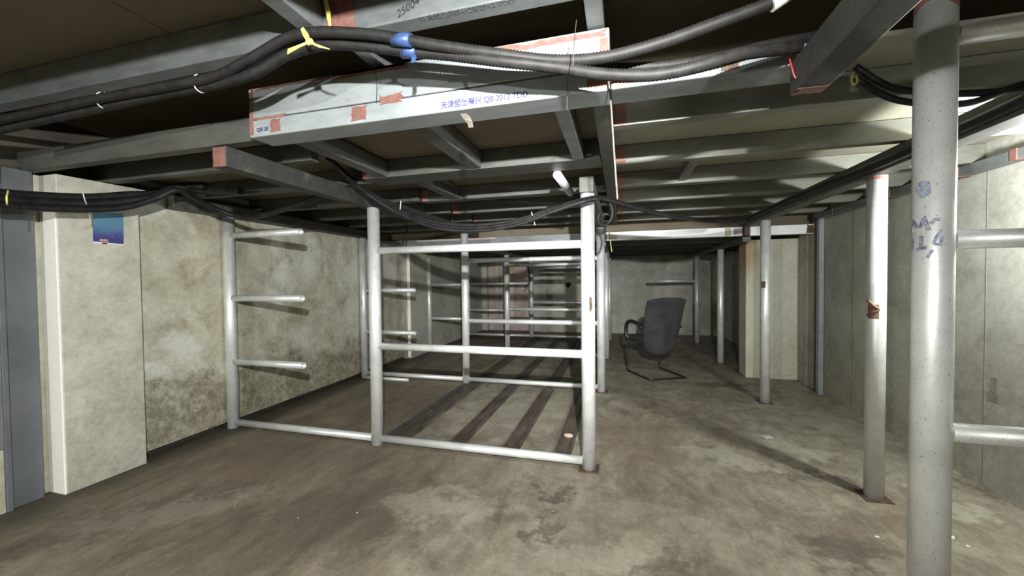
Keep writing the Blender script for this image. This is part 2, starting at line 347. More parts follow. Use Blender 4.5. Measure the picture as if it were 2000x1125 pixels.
wl = box('wall_left', DARKWALL, (-3.4, -3.20, Y0, Y1+0.2, 0, 2.2)); tag(wl, kind='structure')
def slab(parent, name, mat, b): return box(name, mat, b, parent, 0.004)
slab(wl, 'concrete_panel', WALL_A, (-3.20, -3.036, 1.462, 1.852, 0.0, 1.815))
slab(wl, 'concrete_panel', WALL_B, (-3.20, -3.115, 1.866, 4.17, 0.045, 1.83))
slab(wl, 'concrete_panel', WALL_B, (-3.20, -3.125, 4.175, 5.36, 0.05, 1.83))
slab(wl, 'concrete_panel', WALL_C, (-3.20, -3.07, 5.36, 5.90, 0.0, 1.83))
slab(wl, 'concrete_panel', WALL_C, (-3.20, -3.11, 5.905, 8.75, 0.0, 1.83))
slab(wl, 'concrete_panel', WALL_A, (-3.20, -3.175, 1.412, 1.462, 0.0, 1.815))
slab(wl, 'white_plaster_edge', EDGE, (-3.172, -3.038, 1.453, 1.464, 0.0, 1.63))
slab(wl, 'white_plaster_edge', EDGE, (-3.122, -3.072, 5.352, 5.362, 0.02, 1.6))
slab(wl, 'concrete_panel', WALL_A, (-3.20, -3.11, Y0, 1.262, 0.0, 0.335))
slab(wl, 'concrete_panel', WALL_A, (-3.20, -3.11, Y0, 1.262, 1.60, 1.83))
slab(wl, 'concrete_panel', WALL_A, (-3.20, -3.11, Y0, 0.55, 0.335, 1.60))

slab(wl, 'joint_gap', BLACKHOLE, (-3.118, -3.112, 1.853, 1.880, 0.0, 1.81))
wr = box('wall_right', WALL_C, (1.97, 2.2, 1.2, 4.10, 0, 2.2)); tag(wr, kind='structure')
slab(wr, 'concrete_panel', WALL_C, (2.2, 4.4, 1.2, 1.4, 0, 2.2))
slab(wr, 'concrete_panel', WALL_C, (4.2, 4.4, Y0, 1.2, 0, 2.2))
slab(wr, 'concrete_panel', WALL_C, (1.974, 2.2, 4.10, 5.19, 0, 2.2))
slab(wr, 'concrete_panel', WALL_C, (1.974, 2.2, 5.19, 8.95, 0, 2.2))
slab(wr, 'concrete_panel', WALL_C, (1.95, 1.974, 4.95, 5.10, 0, 1.66))
# rust running down the near left edge of the pillar
_nt = WALL_D.node_tree; _b = _nt.nodes['Principled BSDF']; _src = _b.inputs['Base Color'].links[0].from_socket
_p = sep(_nt, wpos(_nt)); _n = noise(_nt, wpos(_nt, (1, 1, 0.35)), 14, 7, 0.7)
_x = mth(_nt, 'ADD', _p[0], mth(_nt, 'MULTIPLY', mth(_nt, 'SUBTRACT', _n, 0.5), 0.30)); _z = mth(_nt, 'ADD', _p[2], mth(_nt, 'MULTIPLY', mth(_nt, 'SUBTRACT', _n, 0.5), 0.9))
_m = mth(_nt, 'MULTIPLY', mth(_nt, 'MULTIPLY', rng(_nt, _x, 1.62, 1.50), rng(_nt, _z, 0.9, 1.5)), 0.75)
_nt.links.new(mix(_nt, _m, _src, (0.36, 0.235, 0.09)), _b.inputs['Base Color'])
pil = box('trim_1', WALL_D, (1.435, 1.974, 5.19, 5.46, 0, 1.625), None, 0.006)
tag(pil, 'cream plastered pillar jutting from the right wall', kind='structure')

for px_ in (1865, 1925):
    y_ = atx(px_, 650, 1.97).y; box('panel_joint', simple('joint_line', (0.24, 0.24, 0.205), None), (1.9685, 1.9705, y_, y_+0.006, 0.02, 1.80), wr)
STAIN = simple('damp_stain', (0.20, 0.195, 0.165), (0.30, 0.295, 0.25), 30, 0.9)
q_ = atx(1952, 790, 1.97)
for k_, (dy_, dz_, wy_, hz_) in enumerate(((0.0, 0.0, 0.075, 0.05), (0.01, 0.05, 0.05, 0.09))):
    patch(wr, STAIN, (1.9698, q_.y+dy_+wy_, q_.z+dz_), (0, -1, 0), (0, 0, 1), (-1, 0, 0), wy_, hz_, 'damp_stain', 0.18, 6, 0.0004)
wb = box('wall_back', WALL_C, (-1.90, 2.2, Y1, Y1+0.2, 0, 2.2)); tag(wb, kind='structure')
MB().prism([(-1.17, 0, 1.10), (-1.03, 0, 1.10), (-1.045, 0, 1.04), (-1.09, 0, 0.985), (-1.12, 0, 0.985), (-1.16, 0, 1.05)], (0, 0.004, 0)).build('broken_hole', BLACKHOLE, wb).location.y = Y1-0.005
slab(wb, 'plaster_panel', PINK, (-3.2, -1.90, 8.80, 8.95, 0, 2.2))
slab(wb, 'plaster_panel', WALL_C, (-3.2, -2.98, 8.70, 8.80, 0, 2.2))
slab(wb, 'plaster_strip', WALL_C, (-2.80, -2.72, 8.77, 8.80, 0, 1.9))
slab(wb, 'plaster_strip', WALL_D, (-2.50, -2.36, 8.785, 8.80, 0.1, 1.5))
slab(wb, 'plaster_pier', WALL_C, (-1.74, -1.56, 8.70, 8.75, 0, 1.9))
wf = box('wall_front', WALL_C, (-3.4, 4.4, Y0-0.2, Y0, 0, 2.3)); tag(wf, kind='structure')

# ceiling: three steps of boards, each board a piece
ceil = box('ceiling', DARKWALL, (-3.4, 4.4, Y0, Y1+0.2, 2.24, 2.30)); tag(ceil, kind='structure')
for i in range(10):
    for k, (xa, xb) in enumerate(((-3.2, -1.66), (-1.655, -0.12), (-0.115, 1.42), (1.425, 2.9), (2.905, 4.2))):
        ya = 2.10-0.675*(i+1)
        box('ceiling_board', BOARD_D, (xa, xb, ya, ya+0.67, 2.155, 2.172), ceil)
for (xa, xb) in ((-3.2, -1.51), (-1.505, -0.06), (-0.055, 2.0)):
    box('riser_board', BOARD_D, (xa, xb, 2.10, 2.112, 1.94, 2.16), ceil)
    ys = [1.474, 2.31, 2.87, 3.99, 4.86]
    for a, b in zip(ys, ys[1:]):
        box('ceiling_board', BOARD_R if xa > -0.1 else BOARD, (xa, xb, a, b-0.004, 1.925, 1.94), ceil)
for (xa, xb) in ((-3.2, -1.72), (-1.715, -0.19), (-0.185, 1.98)):
    for a, b in ((4.86, 6.2), (6.204, 7.5), (7.504, 8.78)):
        box('ceiling_board', BOARD, (xa, xb, a, b, 1.735, 1.75), ceil)
box('riser_board', BOARD, (-3.2, 2.0, 4.86, 4.875, 1.75, 1.94), ceil)

# ------------------------------------------------------------------ beams
def beam(name, mat, b, label, group=None, cat='beam'):
    o = thing(name, ((b[0]+b[1])/2, (b[2]+b[3])/2, b[4]), label, cat, group); box('steel_tube', mat, b, o, 0.004); return o

# the stamped double beam
SB = thing('steel_beam', (-0.77, 1.38, 1.818), 'stamped galvanised double beam with red primer patches across the centre', 'beam')
SBL = box('lower_tube', WHITE, (-1.515, -0.028, 1.335, 1.455, 1.812, 1.884), SB, 0.005)
SBU = box('upper_tube', WHITE, (-1.515, -0.028, 1.335, 1.455, 1.888, 2.015), SB, 0.005)
FX, FZ, FN = (1, 0, 0), (0, 0, 1), (0, -1, 0)
yf = 1.335
patch(SBL, PRIMER, (-1.513, yf, 1.820), FX, FZ, FN, 0.022, 0.19)
patch(SBU, PRIMER, (-1.488, yf, 1.879), FX, FZ, FN, 0.165, 0.014, rag=0.3)
patch(SBL, PRIMER, (-1.405, yf, 1.822), FX, FZ, FN, 0.055, 0.055)
patch(SBL, PRIMER, (-1.012, yf, 1.822), FX, FZ, FN, 0.072, 0.058)
patch(SBU, PRIMER, (-0.885, yf, 1.868), FX, FZ, FN, 0.105, 0.042, rag=0.3)
patch(SBL, PRIMER, (-0.105, yf, 1.822), FX, FZ, FN, 0.075, 0.058)
patch(SBU, PRIMER, (-0.06, yf, 1.895), FX, FZ, FN, 0.03, 0.086)
patch(SBU, PRIMER, (-0.42, yf, 1.985), FX, FZ, FN, 0.385, 0.026, rag=0.5, n=14)
patch(SBU, PRIMER, (-1.10, yf, 1.992), FX, FZ, FN, 0.34, 0.022, rag=0.5, n=14)
patch(SBU, PRIMER, (-1.50, yf, 2.003), FX, FZ, FN, 0.40, 0.010, rag=0.4, n=14)
RX = (math.radians(90), 0, 0)
text(SBL, '天津盟密舞兴 QB 2012 TDD', INK, (-0.627, yf-0.0006, 1.825), 0.029, RX, bold=0.00035, fit=0.325)
text(SBL, 'QB 20', INK, (-1.475, yf-0.0016, 1.832), 0.022, RX, bold=0.0004, fit=0.062)

RB = thing('steel_beam', (0.3, 1.38, 1.818), 'dusty transverse beam continuing right of the stamped beam', 'beam')
RBT = box('steel_tube', GALV, (-0.024, 0.60, 1.335, 1.455, 1.812, 1.884), RB, 0.005)
patch(RBT, PRIMER, (-0.02, yf, 1.822), FX, FZ, FN, 0.05, 0.058)
patch(RBT, RUST, (0.30, yf, 1.822), FX, FZ, FN, 0.05, 0.058, 'rust_patch')

T1 = thing('steel_beam', (-0.7, 1.16, 2.02), 'high transverse beam with handwritten number above the black hoses', 'beam')
T1T = box('steel_tube', GALV, (-3.15, 1.95, 1.13, 1.192, 2.02, 2.15), T1, 0.004)
patch(T1T, PRIMER, (-0.955, 1.13, 2.022), FX, FZ, FN, 0.13, 0.125)
text(T1T, '25004', PEN, (-0.675, 1.1294, 2.030), 0.034, (math.radians(90), math.radians(-22), 0), 'handwritten_number', 0.0, 0.25, fit=0.085)
text(T1T, '天津盟密舞兴 QB 2012 TDD', GREYINK, (-0.605, 1.150, 2.0196), 0.026, (math.radians(180), 0, 0), bold=0.0004, fit=0.31)

def longbeam(b, mat, label, prim=None):
    o = thing('longitudinal_beam', ((b[0]+b[1])/2, b[2], b[4]), label, 'beam'); tb = box('steel_tube', mat, b, o, 0.004)
    if prim == 'near': patch(tb, PRIMER, (b[0]+0.002, b[2], b[4]+0.002), FX, FZ, FN, b[1]-b[0]-0.004, b[5]-b[4]-0.006, rag=0.04)
    if prim == 'far': patch(tb, PRIMER, (b[0]+0.003, b[3]-0.05, b[4]), FX, (0, 1, 0), (0, 0, -1), b[1]-b[0]-0.006, 0.048, rag=0.2)
    return o
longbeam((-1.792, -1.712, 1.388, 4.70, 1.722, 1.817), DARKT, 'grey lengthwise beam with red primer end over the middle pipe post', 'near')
longbeam((-3.10, -3.03, 2.06, 4.70, 1.722, 1.817), DULL, 'grey lengthwise beam along the top of the left wall')
longbeam((1.275, 1.365, 1.40, 4.70, 1.722, 1.817), DULL, 'grey lengthwise beam over the right row of pipe posts')
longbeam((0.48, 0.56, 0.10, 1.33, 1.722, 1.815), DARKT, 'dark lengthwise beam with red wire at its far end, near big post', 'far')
longbeam((-0.235, -0.150, 2.44, 4.70, 1.722, 1.817), DULL, 'lengthwise beam above the rack post carrying the black cables')
longbeam((-1.02, -0.955, -0.6, 1.128, 2.03, 2.13), GALV, 'lengthwise beam meeting the high beam by the yellow ribbon', None)
longbeam((-0.93, -0.875, 1.194, 1.46, 2.03, 2.13), GALV, 'short lengthwise tube between the high beam and the stamped beam')
o = longbeam((-0.10, -0.045, 1.194, 1.46, 2.02, 2.13), GALV, 'short primed tube above the right end of the stamped beam')
patch(o.children[0], PRIMER, (-0.099, 1.194, 2.085), FX, FZ, FN, 0.052, 0.044)
# tubes inside the central bay
longbeam((-0.234, -0.178, 1.457, 2.098, 1.822, 1.90), GALV, 'bright lengthwise tube left of the twine under the ceiling')
longbeam((-0.090, -0.024, 1.457, 4.70, 1.822, 1.922), DULL, 'lengthwise header tube directly beside the hanging twine')
longbeam((-1.42, -1.345, 1.457, 2.098, 1.822, 1.912), DULL, 'left lengthwise tube between brown boards behind the stamped beam')
longbeam((-0.83, -0.745, 1.457, 2.098, 1.822, 1.912), DULL, 'middle lengthwise tube between brown boards behind the stamped beam')
longbeam((-1.265, -1.19, 2.284, 2.848, 1.822, 1.912), DULL, 'farther lengthwise tube between brown boards above the pipe rack')
# back zone lengthwise beams
for x, lab in ((-1.72, 'dark lengthwise beam over the far middle pipe posts'), (-0.19, 'dark lengthwise beam over the far rack posts left of the chair'), (1.34, 'dark lengthwise beam over the far right pipe posts')):
    longbeam((x-0.04, x+0.04, 4.812, 8.74, 1.575, 1.628), DULL, lab)

def joist(xa, xb, y, wdt, z0, z1, mat, label, grp, prim=()):
    o = thing('ceiling_joist', ((xa+xb)/2, y+wdt/2, z0), label, 'joist', grp); tb = box('steel_tube', mat, (xa, xb, y, y+wdt, z0, z1), o, 0.003)
    for s in prim:
        x = xa if s == 'l' else xb-0.06
        patch(tb, PRIMER, (x, y, z0+0.002), FX, FZ, FN, 0.058, z1-z0-0.004, rag=0.15)
    return o
ordn = ['nearest', 'second', 'third', 'fourth', 'fifth', 'farthest']
for i, y in enumerate([1.68, 2.25, 2.82, 3.39, 3.96, 4.50]):
    joist(-0.022, 1.965, y, 0.05, 1.82, 1.923, OLIVE, ordn[i]+' ceiling joist in the right bay, counted from the stamped beam', 'joists of the right bay', ('l',))
SC = thing('spacer_tube', (0.40, 2.56, 1.835), 'short dusty spacer tube between the second and third right joists', 'tube')
box('steel_tube', OLIVE, (0.375, 0.425, 2.302, 2.818, 1.835, 1.885), SC, 0.004)
ordn = ['nearest', 'second', 'third', 'fourth', 'fifth', 'sixth', 'farthest']
for i, y in enumerate([1.383, 1.687, 2.20, 2.80, 3.39, 3.96, 4.50]):
    joist(-3.19, -1.52, y, 0.055, 1.82, 1.923, DULL, ordn[i]+' ceiling joist in the left bay, counted from the camera', 'joists of the left bay')
ordn = ['nearest wide', 'second', 'third', 'fourth', 'farthest']
for i, (y, wd) in enumerate([(2.10, 0.18), (2.85, 0.09), (3.45, 0.06), (4.0, 0.06), (4.5, 0.06)]):
    joist(-1.515, -0.094, y, wd, 1.82, 1.923, DULL, ordn[i]+' ceiling joist in the brown boarded central bay', 'joists of the central bay', ('l',))
for i, y in enumerate([0.50, -0.1, -0.66, -1.22]):  # unseen joists added to shade the boards; the first hangs lower for its shadow
    joist(-3.15, 4.15, y, 0.06, 1.935 if i == 0 else 2.02, 2.15, DULL, ['first', 'second', 'third', 'fourth'][i]+' unseen added joist overhead on the near side of the numbered beam', 'unseen added joists overhead')
for i, y in enumerate([5.5, 6.2, 6.9, 7.6, 8.3]):
    joist(-3.1, 1.96, y, 0.05, 1.63, 1.733, DULL, ['nearest', 'second', 'third', 'fourth', 'farthest'][i]+' low dark joist in the back area beyond the white beam', 'joists of the back area')

HB = thing('header_beam', (0.0, 4.76, 1.632), 'bright white transverse beam above the office chair', 'beam')
box('steel_tube', BRIGHT, (-0.145, 1.27, 4.72, 4.80, 1.632, 1.728), HB, 0.003)
box('weld_collar', simple('yellowed_paint', (0.50, 0.47, 0.36), None), (1.10, 1.165, 4.717, 4.80, 1.631, 1.729), HB)
HB2 = thing('header_beam', (1.6, 4.76, 1.632), 'white transverse beam section meeting the right wall above the pillar', 'beam')
box('steel_tube', BRIGHT, (1.345, 1.93, 4.72, 4.80, 1.632, 1.728), HB2, 0.003)
patch(HB2, RUST, (1.86, 4.72, 1.634), FX, FZ, FN, 0.07, 0.09, 'rust_patch')
HB3 = thing('header_beam', (-1.6, 4.76, 1.632), 'dull transverse beam section behind the pipe rack tops', 'beam')
box('steel_tube', GALV, (-3.10, -0.15, 4.72, 4.80, 1.632, 1.728), HB3, 0.003)
patch(HB3, PINK, (-2.6, 4.72, 1.70), FX, FZ, FN, 1.1, 0.025, 'rust_patch', 0.3, 12)
HT = thing('steel_bracket', (1.30, 4.75, 1.632), 'dark steel bracket between the two white beam sections', 'bracket')
box('bracket_plate', RUST, (1.275, 1.34, 4.70, 4.81, 1.632, 1.72), HT, 0.003)

# right wall steel post and top rail
WP = thing('wall_post', (1.95, 4.65, 0), 'thin galvanised upright fixed to the right wall', 'post')
box('steel_tube', WHITE, (1.925, 1.968, 4.60, 4.66, 0.0, 1.81), WP, 0.003)
box('dark_strip', RUST, (1.925, 1.968, 4.662, 4.70, 0.0, 1.79), WP)  # dark brown strip along the far side of the upright
WT = thing('wall_rail', (1.95, 3.0, 1.85), 'galvanised rail along the top of the right wall', 'rail')
box('steel_tube', GALV, (1.90, 1.966, 1.30, 4.59, 1.765, 1.818), WT, 0.003)
for y in (2.55, 2.9, 3.5, 4.3): box('primer_joint', PRIMER, (1.896, 1.967, y, y+0.035, 1.763, 1.8195), WT)

# ------------------------------------------------------------------ pipe racks
PR, RR = 0.043, 0.0265
def post(parent, x, y, h, plate=True, z0=0.0):
    MB().tube((x, y, z0+0.004), (x, y, h), PR, 28).build('post', PIPE, parent)
    if plate: MB().box(x-0.062, x+0.062, y-0.062, y+0.062, 0.0, 0.006, 0.002).build('base_plate', RUST, parent)
def rail(parent, x0, x1, y, z, name='rail', r=RR):
    o = MB().tube((x0, y, z), (x1, y, z), r, 20).build(name, PIPE, parent)
    return o
def stub(parent, x0, x1, y, z, name='peg', r=RR, ):
    o = MB().tube((x0, y, z), (x1, y, z), r, 20, 0.004).build(name, PIPE, parent)
    return o
XL, XM, XR = -3.068, -1.712, -0.190
row_y = [2.487, 4.22, 5.96, 7.73]
labs = ['large silver pipe rack in the foreground with three wall pegs', 'second silver pipe rack behind the foreground rack',
        'third silver pipe rack with dull top rail in the back', 'farthest silver pipe rack close to the back wall']
for k, y in enumerate(row_y):
    R_ = thing('pipe_rack', (XM, y, 0), labs[k], 'pipe rack', 'silver pipe racks in a row')
    h = 1.720 if k < 2 else 1.574
    for x in (XL, XM, XR): post(R_, x, y, h, plate=(x == XR))
    for z in (0.048, 0.722, 1.412): rail(R_, XM+PR-0.004, XR-PR+0.004, y, z)
    rail(R_, XL+PR-0.004, XM-PR+0.004, y, 0.048)
    if k == 0:
        for z in (0.548, 1.066, 1.576): stub(R_, XL+PR-0.004, -2.35, y, z)
        o = MB().prism([(-1.135, 0, 0)]*0 or [(0, 0, 0), (0.01, 0, 0.012), (0.006, 0, 0.03), (-0.006, 0, 0.03), (-0.01, 0, 0.012)], (0, 0.001, 0)).build('rust_spot', RUST, R_)
        o.location = Vector((XR+0.018, y-0.0415, 0.985)); o.scale = (1.3, 1, 3.2)
    elif k == 1:
        for z in (0.562, 1.077): stub(R_, XL+PR-0.004, -2.36, y, z)
    elif k == 2:
        for z in (0.556, 1.108): stub(R_, XL+PR-0.004, -2.45, y, z)
    else:
        rail(R_, XL+PR-0.004, XM-PR+0.004, y, 1.105); stub(R_, XL+PR-0.004, -2.26, y, 0.556)
LP = thing('loose_pipe', (-2.7, 4.10, 0.02), 'short loose silver pipe lying before the second rack by left wall', 'pipe')
MB().tube((-3.02, 4.118, 0.021), (-2.41, 4.118, 0.021), 0.0205, 18, 0.004).build('pipe_tube', PIPE, LP)

def single_post(x, y, h, label):
    o = thing('pipe_post', (x, y, 0), label, 'post', 'right row of pipe posts'); post(o, x, y, h); return o
S1 = single_post(1.320, 2.535, 1.720, 'silver pipe post with brown tape lump, standing right of the floor paper')
MB().sweep([(1.320-0.040, 2.535-0.010, 0.985), (1.320-0.034, 2.535-0.030, 1.0), (1.320-0.010, 2.535-0.043, 1.015), (1.320-0.030, 2.535-0.033, 1.04), (1.320-0.042, 2.535-0.010, 1.065)], 0.008, 8, 0.01).build('tape_knot', TAPE, S1)
MB().prism([(1.320+PR*math.cos(t)*1.012, 2.535+PR*math.sin(t)*1.012, 0.968) for t in [math.radians(a) for a in range(196, 261, 8)]] +
           [(1.320+PR*math.cos(t)*0.98, 2.535+PR*math.sin(t)*0.98, 0.968) for t in [math.radians(a) for a in range(260, 195, -8)]], (0, 0, 0.075)).build('tape_wrap', TAPE, S1)
MB().prism([(1.320+PR*math.cos(t)*1.015, 2.535+PR*math.sin(t)*1.015, 1.700) for t in [math.radians(a) for a in range(0, 360, 15)]], (0, 0, 0.018)).build('primer_collar', PRIMER, S1)
S2 = single_post(1.325, 4.203, 1.720, 'silver pipe post standing directly before the cream pillar')
MB().prism([(1.325+PR*math.cos(t)*1.012, 4.203+PR*math.sin(t)*1.012, 1.09) for t in [math.radians(a) for a in range(205, 256, 10)]] +
           [(1.325+PR*math.cos(t)*0.98, 4.203+PR*math.sin(t)*0.98, 1.09) for t in [math.radians(a) for a in range(255, 204, -10)]], (0, 0, 0.06)).build('rust_spot', RUST, S2)
S3 = single_post(1.345, 5.985, 1.572, 'dim pipe post between the office chair and the pillar')
S4 = single_post(1.350, 7.730, 1.572, 'farthest dim pipe post with one peg right of the chair')
stub(S4, 1.35-PR+0.004, 0.50, 7.73, 1.125)

BPX, BPY = 0.832, 1.352
BP = thing('pipe_post', (BPX, BPY, 0), 'big silver pipe post with marker scribbles and three arms nearest the camera', 'post')
post(BP, BPX, BPY, 2.01)
MB().prism([(BPX+PR*math.cos(t)*1.01, BPY+PR*math.sin(t)*1.01, 1.915+0.014*math.sin(t*2)) for t in [math.radians(a) for a in range(0, 360, 12)]], (0, 0, 0.09)).build('primer_collar', PRIMER, BP)
for z in (0.765, 1.293, 1.842): rail(BP, BPX+PR-0.004, BPX+0.72, BPY, z, 'arm', 0.0255)
box('beam_shoe', DULL, (BPX-0.05, BPX+0.05, 1.28, 1.42, 2.012, 2.15), BP, 0.003)
# marker marks wrapped on the post face: angle (deg) / height strokes
def mark(name, mat, strokes, r=0.004):
    mb = MB()
    for st in strokes:
        P = [Vector((BPX+(PR+0.0002)*math.cos(math.radians(a)), BPY+(PR+0.0002)*math.sin(math.radians(a)), z)) for a, z in st]
        W = []
        for i, p in enumerate(P):
            d = (P[min(i+1, len(P)-1)]-P[max(i-1, 0)]).normalized(); nn = Vector((p.x-BPX, p.y-BPY, 0)).normalized(); W.append(tuple(d.cross(nn)*r*2))
        mb.ribbon([tuple(p) for p in P], W, 0.0006)
    return mb.build(name, mat, BP)
def dens(st):
    out = []
    for (a, z), (a2, z2) in zip(st, st[1:]):
        for i in range(5): out.append((a+(a2-a)*i/5, z+(z2-z)*i/5))
    return out+[st[-1]]
BA = 238.5   # angle of the post line that faces the camera
mark('marker_letter', PURPLE, [dens(s) for s in ([(BA-70, 1.318), (BA-62, 1.352), (BA-42, 1.328)], [(BA-34, 1.325), (BA-22, 1.355), (BA-10, 1.318)], [(BA-4, 1.335), (BA+6, 1.348), (BA+18, 1.345)],
      [(BA-62, 1.30), (BA-60, 1.268)], [(BA-30, 1.305), (BA-29, 1.268)], [(BA-46, 1.268), (BA-14, 1.272)])], 0.0045)
mark('marker_letter', BLUEINK, [dens(s) for s in ([(BA+22, 1.318), (BA+8, 1.298), (BA+2, 1.282), (BA+20, 1.278), (BA+22, 1.30)], [(BA, 1.265), (BA-14, 1.245)])], 0.0035)
mark('marker_blot', BLUEINK, [dens([(BA-40, 1.425), (BA-34, 1.446), (BA-18, 1.445), (BA-14, 1.42), (BA-28, 1.412), (BA-34, 1.43), (BA-22, 1.432)])], 0.007)

# ------------------------------------------------------------------ floor rails and bits
for i, (x0, x1, lab) in enumerate(((-1.655, -1.525, 'leftmost rusty floor rail inside the pipe racks'), (-1.195, -1.085, 'second rusty floor rail from the left inside the racks'),
                      (-0.795, -0.680, 'third rusty floor rail from the left inside the racks'), (-0.435, -0.320, 'rightmost rusty floor rail holding a piece of brick'))):
    o = thing('floor_rail', ((x0+x1)/2, 2.62, 0), lab, 'rail', 'rusty floor rails')
    box('web_plate', RAIL, (x0, x1, 2.60, 8.2, 0.0, 0.008), o)
    box('flange', RAIL, (x0, x0+0.014, 2.60, 8.2, 0.008, 0.026), o)
    box('flange', RAIL, (x1-0.014, x1, 2.60, 8.2, 0.008, 0.026), o)
o = thing('steel_strip', (-1.70, 3.4, 0), 'flat grey steel strip on the floor beside the leftmost rail', 'strip')
box('strip_bar', DULL, (-1.735, -1.69, 2.54, 4.17, 0.0, 0.012), o, 0.002)

def rock(name, mat, loc, s, label, cat):
    b = bmesh.new(); bmesh.ops.create_icosphere(b, subdivisions=2, radius=1)
    for v in b.verts: v.co = Vector((v.co.x*s[0], v.co.y*s[1], max(v.co.z, -0.6)*s[2]))*random.uniform(0.86, 1.1)
    zmin = min(v.co.z for v in b.verts); me = bpy.data.meshes.new(name); b.to_mesh(me); b.free(); me.materials.append(mat)
    o = bpy.data.objects.new(name, me); o.location = (loc[0], loc[1], loc[2]-zmin); col.objects.link(o); return tag(o, label, cat)
rock('brick_fragment', BRICKM, (-0.378, 2.93, 0.008), (0.036, 0.024, 0.018), 'small pinkish brick fragment lying on the rightmost floor rail', 'brick')
pb = MB(); g = [[pb.bm.verts.new((-0.04+0.08*i/4, -0.03+0.06*j/3, 0.004+0.006*abs(math.sin(i*1.3+j)))) for j in range(4)] for i in range(5)]
for i in range(4):
    for j in range(3): pb.bm.faces.new((g[i][j], g[i+1][j], g[i+1][j+1], g[i][j+1]))
bmesh.ops.solidify(pb.bm, geom=pb.bm.faces[:], thickness=0.002)
o = pb.build('paper_scrap', PAPER); o.location = (1.054, 3.275, 0.0); o.rotation_euler.z = 0.5
tag(o, 'crumpled white paper scrap on the floor right of the rack', 'paper')
random.seed(11)
for i, (px, py, s) in enumerate(((1858, 1052, 0.016), (1850, 1063, 0.010), (1713, 1050, 0.010), (1890, 1068, 0.008))):
    p = atz(px, py, 0); rock('plaster_crumb', PAPER, (p.x, p.y, 0), (s, s*0.7, s*0.5), ('larger' if i == 0 else 'small')+' white plaster crumb on the floor ' + ['right of the big post', 'just below the larger crumb', 'left of the big post', 'farthest right of the big post'][i], 'debris')
p = atz(1845, 1045, 0.004)
o = MB().sweep([(p.x-0.03, p.y+0.02, 0.004), (p.x, p.y, 0.005), (p.x+0.035, p.y-0.012, 0.004)], 0.003, 6, 0.01).build('wire_offcut', WIRE); tag(o, 'short dark wire offcut on the floor behind the big post', 'wire')

# ------------------------------------------------------------------ left wall fittings
C = thing('steel_column', (-3.15, 1.335, 0), 'blue grey painted steel column against the left wall', 'column')
box('web', BLUESTEEL, (-3.20, -3.128, 1.285, 1.412, 0, 1.82), C, 0.003)
box('flange', BLUESTEEL, (-3.20, -3.100, 1.262, 1.285, 0, 1.82), C, 0.003)
G = thing('wall_grille', (-3.12, 0.9, 0.335), 'white framed wall grille at the left edge of the view', 'grille')
box('grille_backing', BLACKHOLE, (-3.195, -3.185, 0.55, 1.262, 0.335, 1.60), G)
for b_ in ((0.55, 1.262, 0.337, 0.365), (0.55, 1.262, 1.57, 1.598), (1.222, 1.262, 0.365, 1.57), (0.552, 0.585, 0.365, 1.57)):
    box('frame_bar', GALV, (-3.16, -3.102, *b_), G, 0.003)
for i in range(11): box('grille_bar', GALV, (-3.15, -3.13, 0.586, 1.221, 0.44+i*0.103, 0.455+i*0.103), G)
P = thing('poster', (-3.035, 1.69, 1.44), 'small blue and violet poster stuck on the left wall', 'poster')
MB().prism([(-3.0358, 1.614, 1.436), (-3.0358, 1.764, 1.436), (-3.0358, 1.768, 1.640), (-3.0358, 1.617, 1.628)], (0.0012, 0, 0)).build('print_sheet', POSTER, P)
MB().prism([(-3.0344, 1.614, 1.436), (-3.0344, 1.764, 1.436), (-3.0344, 1.764, 1.446), (-3.0344, 1.614, 1.452)], (0.0004, 0, 0)).build('white_margin', TIE, P)
box('orange_print', ORANGE, (-3.0345, -3.0340, 1.645, 1.685, 1.455, 1.468), P)
box('bar_mark', PEN, (-3.0339, -3.0335, 1.655, 1.68, 1.438, 1.447), P)

# ------------------------------------------------------------------ cables and hoses
def hose(pts, r, label, mat=HOSE, corr=0.07, group=None, step=0.005, name='corrugated_hose', n=12):
    o = MB().sweep(pts, r, n, step, corr).build(name, mat); return tag(o, label, 'hose' if 'hose' in name else 'cable', group)
YC = 1.075
def hy(a): return -0.03+0.13*min(1, max(0, (a-650)/450))
def Hpts(lst): return [at(a, b, YC+(c_ if len(l_) > 2 else 0)+hy(a)) for l_ in lst for a, b, c_ in [(*l_, 0)[:3]]]
UG = 'black hoses hung under the high beam'
h1 = hose(Hpts([(-60, 248), (60, 222, .01), (200, 192, .02), (330, 168, .02), (420, 150, .02), (490, 115, .01), (560, 76), (620, 64), (700, 66), (770, 74), (860, 90), (960, 104), (1080, 118), (1180, 112), (1290, 84), (1400, 45), (1500, 8), (1590, -35)]), 0.0165,
     'uppermost black corrugated hose rising to the right of the stamped beam', group=UG)
h2 = hose(Hpts([(-60, 268, .03), (80, 236, .04), (220, 206, .05), (340, 180, .05), (430, 164, .04), (500, 142, .03), (560, 108, .03), (630, 88, .03), (710, 90, .03), (790, 100, .03), (880, 108, .02), (980, 120), (1090, 132), (1180, 145), (1280, 146), (1370, 128), (1450, 105, .03), (1560, 92, .10)]), 0.0165,
     'lower black corrugated hose with blue tape and sagging right end', group=UG)
h3 = hose(Hpts([(-60, 240, 0.080), (120, 212, 0.090), (260, 186, 0.090), (380, 166, 0.090), (470, 148, 0.090), (540, 106, 0.080), (610, 80, 0.080), (700, 80, 0.080), (800, 86, 0.080), (900, 98, 0.070), (1000, 112, 0.060), (1100, 124, 0.070), (1200, 132, 0.080), (1300, 128, 0.090), (1400, 112, 0.110), (1500, 88, 0.130), (1600, 70, 0.170)]), 0.014,
     'middle black hose between the two corrugated hoses', group=UG)
